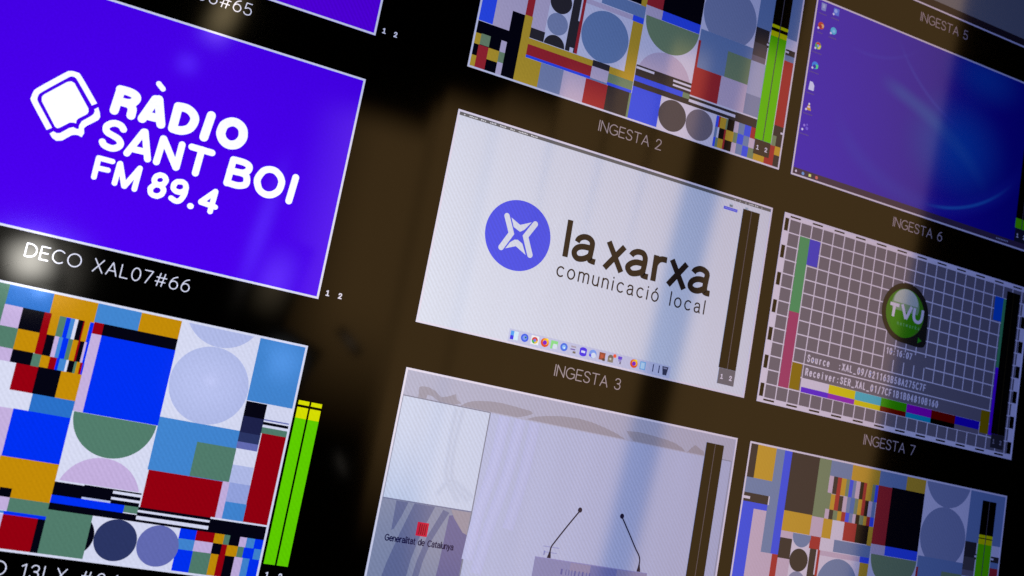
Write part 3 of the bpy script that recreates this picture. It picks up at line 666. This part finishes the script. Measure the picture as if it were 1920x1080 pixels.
a.poly(TRACE['star_top'], PAPER, 4); a.poly(TRACE['star_bottom'], PAPER, 4)
a.build('emblem', tile)
a = Art(o)
for w, pts in TRACE['xarxa']: a.stroke(pts, w, INK, 3, False, len(pts) > 3)
a.build('lettering', tile)
a = Art(o)
write(a, 'comunicació local', .3565, .3575, .0355, .4675, .0042, INK, 3, squeeze=.98)
a.build('tagline', tile)
a = Art(o)
a.rect(.8525, .0235, .8635, .0345, mat(seen(120, 125, 135, CE)), 3); a.rect(.8525, .0235, .8635, .028, mat(seen(190, 195, 215, CE)), 4)
a.rect(.834, .037, .8812, .0455, BLUE, 5)
for k in range(9): a.rect(.8375 + .0046 * k, .0398, .8408 + .0046 * k, .0426, mat(seen(140, 138, 225, CE)), 6)
a.rect(.907, .0225, .9165, .0288, mat(seen(160, 168, 190, CE)), 3)
a.build('desktop_file', tile)
a = Art(o)
a.rect(.2535, .5235, .7475, .5572, mat(seen(186, 182, 212, CE)), 2)
a.build('dock', tile)
def icon(cells, discs=()):
    a = Art(o)
    for r in cells: a.rect(*r[:4], r[4], r[5] if len(r) > 5 else 4)
    for d in discs: a.disc(*d[:5], **(d[5] if len(d) > 5 else {}))
    a.build('dock_icon', tile)
def cE(r, g, b): return mat(seen(r, g, b, CE))
yv = .539
icon([(.2585, .528, .268, .5505, cE(90, 150, 225)), (.2585, .540, .268, .5505, cE(75, 60, 215), 5), (.268, .528, .2805, .5505, cE(200, 215, 230))])
icon([], [(.2995, yv, .0108, cE(75, 95, 215), 4), (.2995, yv, .0062, cE(120, 140, 225), 5), (.302, .5375, .0025, cE(60, 110, 90), 6)])
icon([(.318, .5275, .3405, .5505, cE(225, 220, 225))], [(.329, .5395, .0088, cE(200, 75, 65), 5, dict(clip=[(1, -1, .5395)])), (.329, .5395, .0088, cE(80, 165, 75), 5, dict(clip=[(1, 1, .5395), (0, -1, .329)])), (.329, .5395, .0088, cE(220, 180, 70), 5, dict(clip=[(1, 1, .5395), (0, 1, .329)])), (.329, .5395, .0038, cE(110, 120, 225), 6)])
def fox(u):
    icon([], [(u, yv, .0118, cE(215, 80, 45), 4), (u + .0022, yv - .003, .0088, cE(235, 165, 40), 5), (u, yv, .0058, cE(125, 40, 190), 6), (u + .006, yv - .0095, .0028, cE(240, 210, 70), 6)])
fox(.3585)
icon([(.376, .5285, .3965, .5415, cE(140, 205, 130)), (.376, .5415, .382, .5505, cE(140, 205, 130)), (.3835, .5365, .395, .5495, cE(205, 208, 222), 5)])
icon([], [(.4155, yv, .0108, cE(85, 110, 215), 4), (.4155, yv, .0055, cE(140, 180, 235), 5), (.4165, yv + .002, .0022, cE(215, 225, 240), 6)])
icon([(.436, .530, .4505, .5345, cE(165, 150, 165)), (.435, .538, .4495, .5412, cE(120, 95, 165)), (.443, .544, .4515, .5495, cE(125, 110, 95))])
icon([(.463, .5335, .484, .5455, cE(85, 60, 215)), (.4675, .5365, .4795, .5425, cE(205, 205, 238), 5)], [(.4735, .5335, .0105, cE(85, 60, 215), 3.8, dict(clip=[(1, -1, .5335)], rv=.006)), (.4735, .5455, .0105, cE(85, 60, 215), 3.8, dict(clip=[(1, 1, .5455)], rv=.006))])
icon([], [(.503, yv, .0112, cE(125, 150, 225), 4), (.5055, yv + .0035, .0072, cE(205, 208, 230), 5), (.4955, yv + .005, .0035, cE(100, 85, 215), 6)])
icon([(.5225, .5295, .541, .5495, cE(150, 80, 60)), (.527, .5345, .5355, .5440, cE(185, 90, 65), 5), (.534, .5445, .5415, .551, cE(95, 70, 55), 6)])
icon([(.5495, .5385, .5665, .5505, cE(140, 125, 110))], [(.558, .5385, .0085, cE(120, 105, 95), 4, dict(clip=[(1, -1, .5385)])), (.5575, .5415, .0032, cE(190, 180, 170), 5), (.5695, .531, .0050, cE(230, 95, 65), 6)])
icon([(.5805, .529, .5925, .537, cE(105, 75, 200)), (.582, .537, .5915, .543, cE(150, 140, 190)), (.5865, .543, .591, .5495, cE(120, 110, 135))])
fox(.631)
icon([(.650, .528, .668, .5505, cE(120, 165, 215)), (.653, .531, .665, .5475, cE(175, 200, 228), 5)])
icon([(.6905, .528, .6935, .549, cE(70, 65, 95))])
icon([(.7095, .528, .7125, .549, cE(70, 65, 95))])
a = Art(o)
a.poly([(.7205, .5275), (.740, .5275), (.7365, .551), (.7245, .551)], cE(75, 68, 85), 4); a.rect(.7245, .530, .736, .534, cE(150, 140, 165), 5); a.build('dock_icon', tile)
inside_meter(o, tile, None, mat(seen(112, 103, 110, CE)))
caption(o, tile, 'INGESTA 3', m=CAP)

# ------------------------------------------------------------------ press room with a lectern and two microphones
o = (COLM[1], ROW[3])
CF = 0.855
def cF(r, g, b, folds=0.0, weave=0.22): return mat(seen(r, g, b, CF), folds, weave)
a, done = feed(o, 'live picture of an empty lectern with two thin microphones')
WALL = cF(173, 170, 202, 0.20, 0.24); SIDE = cF(189, 188, 212, 0.18, 0.24); LINT = cF(168, 160, 183, 0, 0.24); LOW = cF(138, 133, 156, 0, 0.24)
a.paint([(0, 0, 1, H, WALL), (0, 0, 1, .0695, LINT), (0, .0695, .2445, .3225, SIDE), (0, .3225, .2445, H, LOW),
         (.2425, .0695, .2455, H, cF(128, 122, 138)), (0, .3205, .2425, .3232, cF(118, 112, 140)), (0, .0675, .2445, .0702, cF(130, 122, 140)), (0, .0695, .0078, .3225, cF(150, 145, 165)),
         (.9585, .0680, .9915, H, cF(168, 166, 200)), (.9585, .0660, .9915, .0690, cF(140, 135, 158)), (.9900, .0680, .9925, H, cF(140, 135, 158)), (.9925, .0680, 1, H, LINT)], 1)
PAT = cF(152, 140, 154)
for pts in ([(.0455, .0680), (.0430, .0420), (.0500, .0385), (.0665, .0372), (.0860, .0430), (.1050, .0555), (.1210, .0510), (.1420, .0405), (.1475, .0530), (.1610, .0610), (.1450, .0670), (.1000, .0672), (.0840, .0585), (.0690, .0560), (.0660, .0672)],
            [(.1600, .0668), (.1750, .0560), (.1900, .0495), (.2100, .0450), (.2400, .0405), (.2700, .0390), (.3100, .0410), (.3560, .0440), (.3620, .0500), (.3440, .0590), (.3200, .0668)],
            [(.3460, .0668), (.3700, .0560), (.4020, .0480), (.4450, .0405), (.4900, .0372), (.5350, .0400), (.5770, .0470), (.6150, .0560), (.6450, .0668)],
            [(.6680, .0668), (.6550, .0560), (.6440, .0440), (.6800, .0400), (.7290, .0420), (.7700, .0450), (.7980, .0490), (.8220, .0570), (.8380, .0668)],
            [(.8420, .0668), (.8540, .0530), (.8650, .0430), (.8800, .0500), (.8950, .0560), (.8990, .0668)]):
    a.poly(pts, PAT, 2)
LS = cF(112, 107, 138)
a.poly([(.0425, .3240), (.0740, .3240), (.0630, .3600), (.0500, .3920), (.0440, .3960)], LS, 2)
a.poly([(.0900, .3240), (.1450, .3240), (.1310, .3650), (.1180, .4100), (.1080, .4600), (.1000, .5610), (.0330, .5610), (.0480, .4750), (.0680, .3970)], LS, 2)
a.poly([(.1680, .3280), (.1850, .3330), (.1680, .3700), (.1530, .4050), (.1400, .4600), (.1300, .5610), (.1130, .5610), (.1240, .4620), (.1380, .4000)], LS, 2)
a.poly([(.1860, .3400), (.2420, .3240), (.2420, .5610), (.1760, .5610), (.1830, .4600)], cF(114, 102, 140), 2)
a.poly([(.1880, .3240), (.2420, .3240), (.2420, .3800), (.2300, .3760), (.2000, .3440)], cF(152, 137, 150), 3)
FOLD = cF(188, 185, 220)
for pts in ([(.150, .080), (.152, .180), (.160, .250), (.200, .300)], [(.168, .080), (.165, .190), (.180, .260), (.225, .295)], [(.145, .290), (.170, .255), (.196, .262), (.235, .285)]):
    for k, w_ in enumerate((.016, .010, .0045)):        # a soft crease in the cloth
        a.stroke(pts, w_, cF(186.5 - 2.5 * k, 185.5 - 2.5 * k, 209.5 - 2.5 * k, 0.18, 0.24), 2 + k, True, True)
for pts in ([(.285, .0710), (.280, .200), (.262, .330), (.255, .440)], [(.330, .0710), (.322, .210), (.300, .340), (.285, .470)], [(.372, .0710), (.366, .220), (.350, .350)]):
    for k, w_ in enumerate((.030, .020, .010)):
        a.stroke(pts, w_, cF(174.5 + 1.6 * k, 170.5 + 1.6 * k, 208 + 1.6 * k, 0.20, 0.24), 2 + k, False, True)
tile = done()
border(o, tile)
a = Art(o)
a.rect(.1080, .3665, .1378, .4000, cF(190, 45, 60), 4)
for k in range(4): a.rect(.1145 + .0052 * k, .3705, .1167 + .0052 * k, .3960, cF(112, 8, 30), 5)
a.build('emblem', tile)
a = Art(o)
write(a, 'Generalitat de Catalunya', .0325, .4215, .0140, .1800, .0026, cF(48, 44, 64), 4, squeeze=.86)
a.build('lettering', tile)
a = Art(o)
a.paint([(.4400, .4060, .7780, H, cF(136, 128, 168, .2)), (.4400, .4060, .7780, .4085, cF(140, 130, 178)), (.5450, .4085, .6050, .4300, cF(146, 132, 164)), (.6050, .4085, .6850, .4400, cF(122, 116, 164)), (.6850, .4085, .7780, .4600, cF(142, 130, 165))], 3)
u = .520
for k, w in enumerate((.010, .004, .004, .004, .008, .006, .008, .004, .006)):
    a.rect(u, .4275, u + w * .55, .4420, cF(104, 96, 150), 4); u += w + .0045
a.rect(.4580, .3760, .5050, .3785, cF(150, 145, 190), 3); a.rect(.4640, .3900, .5000, .3925, cF(150, 145, 190), 3); a.rect(.4620, .3880, .4660, .4000, cF(138, 132, 176), 3)
a.build('lectern', tile)
MIC = cF(58, 46, 52)
for stem, foot, head in (([(.5440, .2760), (.5165, .3180), (.4885, .3630), (.4810, .3770), (.4795, .3920)], [(.4785, .3860), (.4815, .3860), (.4850, .4055), (.4735, .4055)], (.5455, .2715)),
                         ([(.6745, .2720), (.7040, .3110), (.7290, .3450), (.7430, .3620), (.7485, .3740), (.7490, .3880)], [(.7475, .3840), (.7508, .3840), (.7560, .4055), (.7445, .4055)], (.6730, .2685))):
    a = Art(o)
    a.stroke(stem, .0038, MIC, 4, True, True); a.poly(foot, MIC, 4.4); a.disc(head[0], head[1], .0062, MIC, 4.6, rv=.0068)
    a.build('microphone', tile)
inside_meter(o, tile, None, mat(seen(112, 103, 110, CF)))

# ------------------------------------------------------------------ blue computer desktop, upper right
o = (COLM[2], ROW[1])
CG = 0.735
def desktop_blue():
    m = bpy.data.materials.new('desktop_picture'); m.use_nodes = True
    nt = m.node_tree; nt.nodes.clear(); N, L = nt.nodes, nt.links
    out = N.new('ShaderNodeOutputMaterial'); gn = N.new('ShaderNodeGroup'); gn.node_tree = GROUP; gn.inputs['Weave'].default_value = 0.1
    L.new(gn.outputs[0], out.inputs[0])
    uv = N.new('ShaderNodeUVMap'); uv.uv_map = 'feed'
    def dist(u, v, su=1.0, sv=1.0):
        mp = N.new('ShaderNodeMapping'); mp.inputs['Location'].default_value = (-u * su, -v * sv, 0); mp.inputs['Scale'].default_value = (su, sv, 1)
        L.new(uv.outputs[0], mp.inputs['Vector'])
        ln = N.new('ShaderNodeVectorMath'); ln.operation = 'LENGTH'; L.new(mp.outputs[0], ln.inputs[0])
        return ln.outputs['Value']
    def ramp(val, a0, a1, b0=0.0, b1=1.0):
        r = N.new('ShaderNodeMapRange'); r.interpolation_type = 'SMOOTHSTEP'
        r.inputs['From Min'].default_value = a0; r.inputs['From Max'].default_value = a1; r.inputs['To Min'].default_value = b0; r.inputs['To Max'].default_value = b1
        L.new(val, r.inputs['Value']); return r.outputs[0]
    def mth(op, *v):
        n = N.new('ShaderNodeMath'); n.operation = op
        for i, x in enumerate(v):
            if isinstance(x, (int, float)): n.inputs[i].default_value = x
            else: L.new(x, n.inputs[i])
        return n.outputs[0]
    def mixc(f, c0, c1):
        n = N.new('ShaderNodeMix'); n.data_type = 'RGBA'
        L.new(f, n.inputs[0])
        for i, c in ((6, c0), (7, c1)):
            if isinstance(c, tuple): n.inputs[i].default_value = (*c, 1)
            else: L.new(c, n.inputs[i])
        return n.outputs[2]
    sep = N.new('ShaderNodeSeparateXYZ'); L.new(uv.outputs[0], sep.inputs[0])
    c = mixc(ramp(sep.outputs[0], 0.02, 0.95), (0.045, 0.008, 0.62), (0.004, 0.002, 0.32))
    c = mixc(ramp(dist(.62, .30, 1.0, 1.2), .26, 0.0, 0.0, 0.85), c, (0.0, 0.11, 0.62))
    c = mixc(ramp(dist(.70, .04, 1.0, 1.8), .22, 0.0, 0.0, 0.7), c, (0.0, 0.09, 0.55))
    def ray(cu, cv, r, width, k, u0, u1, col):
        global_d = mth('ABSOLUTE', mth('SUBTRACT', dist(cu, cv), r))
        f = mth('MULTIPLY', ramp(global_d, width, 0.0, 0.0, k), mth('MULTIPLY', ramp(sep.outputs[0], u0, u0 + .12), ramp(sep.outputs[0], u1, u1 - .15)))
        return mixc(f, c, col)
    c = ray(.502, .015, .501, .009, 0.60, .50, .88, (0.02, 0.30, 0.80))
    c = ray(.502, .015, .501, .045, 0.22, .10, .95, (0.03, 0.07, 0.68))
    c = ray(.76, -.27, .525, .010, 0.22, .30, .66, (0.06, 0.12, 0.80))
    c = ray(.20, -.22, .335, .010, 0.15, .12, .44, (0.06, 0.10, 0.80))
    c = ray(.10, 1.20, 1.04, .040, 0.42, .26, .78, (0.03, 0.17, 0.62))
    L.new(c, gn.inputs['Color'])
    return m
a, done = feed(o, 'blue computer desktop with a column of small icons at its left edge')
a.rect(0, 0, 1, H, desktop_blue(), 1)
tile = done()
border(o, tile)
def cG(r, g, b): return mat(seen(r, g, b, CG))
a = Art(o)
a.rect(.0052, .5380, .9948, .5573, mat(seen(78, 58, 66, CG), 0, 0), 2)
a.disc(.0170, .5482, .0042, cG(200, 180, 205), 3, n=4); a.disc(.0430, .5492, .0052, cG(105, 130, 185), 3)
a.rect(.0640, .5440, .0730, .5525, cG(190, 190, 110), 3); a.disc(.0935, .5482, .0052, cG(185, 95, 85), 3)
for k in range(8): a.rect(.826 + .0068 * k, .5455, .8295 + .0068 * k, .5500, cG(150, 140, 165), 3)
a.build('taskbar', tile)
def gicon(shapes, label_w, u, v):
    a = Art(o)
    for kind, *p in shapes:
        if kind == 'd': a.disc(u + p[0], v + p[1], p[2], cG(*p[3]), 3 + p[4])
        elif kind == 'r': a.rect(u + p[0], v + p[1], u + p[2], v + p[3], cG(*p[4]), 3 + p[5])
        else: a.poly([(u + q[0], v + q[1]) for q in p[0]], cG(*p[1]), 3 + p[2])
    if label_w:
        n = int(label_w / .005)
        for k in range(n): a.rect(u - label_w / 2 + .005 * k, v + .0215, u - label_w / 2 + .005 * k + .0036, v + .0250, cG(100, 78, 120), 3)
    a.build('desktop_icon', tile)
ARR = ('d', -.009, .010, .0036, (195, 180, 215), 2)
gicon([('p', [(-.010, -.012), (.010, -.012), (.008, .012), (-.008, .012)], (122, 122, 178), 0), ('r', -.004, -.008, .004, .004, (150, 150, 190), 1)], .03, .0290, .0230)
gicon([('r', -.010, -.011, .011, .011, (90, 105, 195), 0), ('d', -.002, -.002, .006, (140, 150, 210), 1), ARR], .03, .0770, .0230)
gicon([('d', 0, 0, .0115, (170, 70, 50), 0), ('d', .005, 0, .006, (200, 150, 110), 1), ('d', -.001, .003, .005, (150, 35, 60), 2), ARR], .02, .0290, .0840)
gicon([('d', 0, 0, .0115, (85, 155, 195), 0), ('d', .001, .001, .005, (130, 170, 215), 1), ARR], .03, .0770, .0850)
gicon([('d', 0, 0, .0115, (90, 150, 90), 0), ('p', [(-.010, -.006), (0, -.0115), (.010, -.006), (0, 0)], (180, 60, 60), 1), ('p', [(.011, -.003), (.008, .009), (0, .011), (0, 0)], (205, 185, 90), 1), ('d', 0, 0, .0042, (120, 135, 215), 2), ARR], .035, .0290, .1490)
gicon([('d', 0, 0, .0118, (70, 120, 205), 0), ('p', [(.002, -.004), (.0115, -.003), (.011, .007), (.004, .011)], (90, 190, 130), 1), ('d', -.002, .004, .006, (68, 52, 150), 2), ARR], .035, .0290, .2120)
gicon([('p', [(-.008, -.014), (.002, -.014), (.010, -.004), (.010, .013), (-.010, .013)], (185, 178, 212), 0)], .03, .0270, .2790)
gicon([('p', [(0, -.012), (.010, .011), (-.010, .011)], (180, 135, 65), 0), ('d', 0, -.009, .0032, (200, 190, 205), 1), ('r', -.005, -.002, .005, .003, (205, 175, 200), 1), ARR], .035, .0285, .3440)
gicon([('d', -.004, -.004, .004, (140, 110, 200), 0), ('d', .006, -.008, .003, (115, 90, 190), 0), ('d', .007, .003, .005, (110, 85, 190), 0), ARR], .035, .0260, .4080)
inside_meter(o, tile, None, mat(lin(30, 32, 50)))
a = Art(o)
for u0, u1 in ((.900, .928), (.9312, .9585)): a.rect(u0, .4605, u1, .4935, LIME, 11)
a.build('level_bar', tile)
caption(o, tile, 'INGESTA 6', m=DIMCAP)

# ------------------------------------------------------------------ feed at the top right corner
o = (COLM[2], ROW[0])
a, done = feed(o, 'pale feed with a dark bottom strip cut by the top right corner')
a.paint([(0, 0, 1, H, mat(lin(116, 124, 132))), (0, .5330, 1, H, mat(lin(36, 30, 40)))], 1)
tile = done()
border(o, tile)
caption(o, tile, 'INGESTA 5', m=DIMCAP)

# ------------------------------------------------------------------ grid test pattern with the green round badge
o = (COLM[2], ROW[2])
GRAY = mat((0.150, 0.152, 0.205), 0.0, 0.05)
a, done = feed(o, 'grey grid test pattern with green badge, clock and two lines of text')
GRN = mat(lin(70, 160, 105)); PNK = mat(lin(165, 55, 115)); OLV = mat(lin(140, 120, 0)); CYN = mat(lin(70, 195, 220)); LIM = mat(lin(50, 175, 0)); MAG = mat(lin(150, 0, 200)); DRD = mat(lin(120, 0, 0)); DBL = mat(lin(30, 0, 200)); VIO = mat(lin(90, 0, 230)); LEM = mat(lin(220, 220, 0)); BL2 = mat(lin(60, 60, 215)); BL3 = mat(lin(0, 90, 220)); CY2 = mat(lin(0, 170, 205))
P0, Q0, D_ = .0225, .0155, .041
hw = .0018
cells = [(0, 0, 1, H, W)]
for i in range(23):
    for j in range(13):
        cells.append((P0 + D_ * i + hw, Q0 + D_ * j + hw, P0 + D_ * (i + 1) - hw, Q0 + D_ * (j + 1) - hw, GRAY))
x24 = P0 + D_ * 23
for j in range(13): cells.append((x24 + hw, Q0 + D_ * j + hw, .9745, Q0 + D_ * (j + 1) - hw, GRAY))
for k in range(12): cells += [(P0 + .082 * k, .0062, P0 + .082 * k + .038, .0108, BLACK), (P0 + .082 * k, .5512, P0 + .082 * k + .038, .5562, BLACK)]
for k in range(7): cells += [(.0055, Q0 + .082 * k, .0190, min(.549, Q0 + .082 * k + .038), BLACK), (.9750, Q0 + .082 * k, .9930, min(.549, Q0 + .082 * k + .038), BLACK)]
cells += [(.0665, .0568, .1027, .2825, GRN), (.0665, .2825, .1027, .5065, PNK), (.1027, .0568, .1423, .1350, BL2), (.1040, .4270, .1405, .5050, OLV),
          (.8525, .0560, .8910, .1345, BL3), (.8500, .4275, .8870, .5000, OLV), (.8885, .0568, .9300, .2825, GRN), (.8885, .2825, .9300, .5000, VIO),
          (.4350, .3130, .6020, .3455, GRAY), (.1465, .3860, .8500, .4240, GRAY), (.1465, .4275, .8500, .4660, GRAY), (.1465, .4660, .8500, .5080, W)]
ub = (.1475, .2465, .3460, .4460, .5475, .6475, .7460, .8480)
for k, (t_, b_) in enumerate(((W, VIO), (LEM, MAG), (CYN, LEM), (LIM, DRD), (MAG, CY2), (DRD, BLACK), (DBL, CG2))):
    cells += [(ub[k], .4665, ub[k + 1], .4922, t_), (ub[k], .4922, ub[k + 1], .5075, b_)]
a.paint(cells, 1)
tile = done()
border(o, tile, w=.0040)
RIM = mat((0.010, 0.012, 0.012))
a = Art(o)
a.disc(.4945, .1935, .0925, RIM, 4, n=80)
a.poly([(.5870, .1950), (.5895, .2400), (.5900, .2680), (.5860, .2795), (.5780, .2850), (.5600, .2880), (.4950, .2860), (.5300, .2300)], RIM, 3)
a.disc(.4940, .1945, .0755, mat(lin(62, 138, 30)), 5, n=80)
a.disc(.4940, .2150, .0560, mat(lin(50, 150, 14)), 6, n=64)
a.disc(.4925, .1720, .0545, mat(lin(128, 172, 130)), 7, rv=.0520, clip=[(1, -1, .1900)])
a.disc(.4925, .1620, .0480, mat(lin(180, 202, 200)), 7.4, rv=.0420, clip=[(1, -1, .1660)])
a.poly([(.5570, .2570), (.5720, .2655), (.5565, .2755)], mat(lin(40, 150, 30)), 6)
a.build('badge', tile)
a = Art(o)
for pts in ([(.4320, .1765), (.4680, .1765)], [(.4500, .1740), (.4475, .2140)], [(.4790, .1695), (.4985, .2115)], [(.5170, .1695), (.4995, .2115)]):
    a.stroke(pts, .0104, W, 9, False)
a.stroke([(.5300, .1700), (.5290, .1960), (.5360, .2085), (.5470, .2115), (.5570, .2070), (.5620, .1930), (.5625, .1700)], .0102, W, 9, False, True)
write(a, 'networks', .4680, .2345, .0100, .0880, .0017, mat(lin(110, 190, 120)), 9, squeeze=1.0)
a.build('badge_lettering', tile)
a = Art(o)
write(a, '10:16:07', .4385, .3300, .0175, .1060, 0.0036, W, 3, mono=True, squeeze=.70)
a.build('clock', tile)
a = Art(o)
write(a, 'Source  :XAL_09/821163B58A275C7F', .1525, .4150, .0190, .4620, 0.0037, W, 3, mono=True, squeeze=.64)
write(a, 'Receiver:SER_XAL_01/7CF1B1B04810B160', .1525, .4555, .0190, .5190, 0.0037, W, 3, mono=True, squeeze=.64)
a.build('lettering', tile)
inside_meter(o, tile, None, mat(lin(45, 45, 56)), mat((0.002, 0.002, 0.002), 0, 0), mat(lin(46, 40, 20)), mat(lin(140, 140, 160)))
caption(o, tile, 'INGESTA 7', v=.6160, m=DIMCAP)
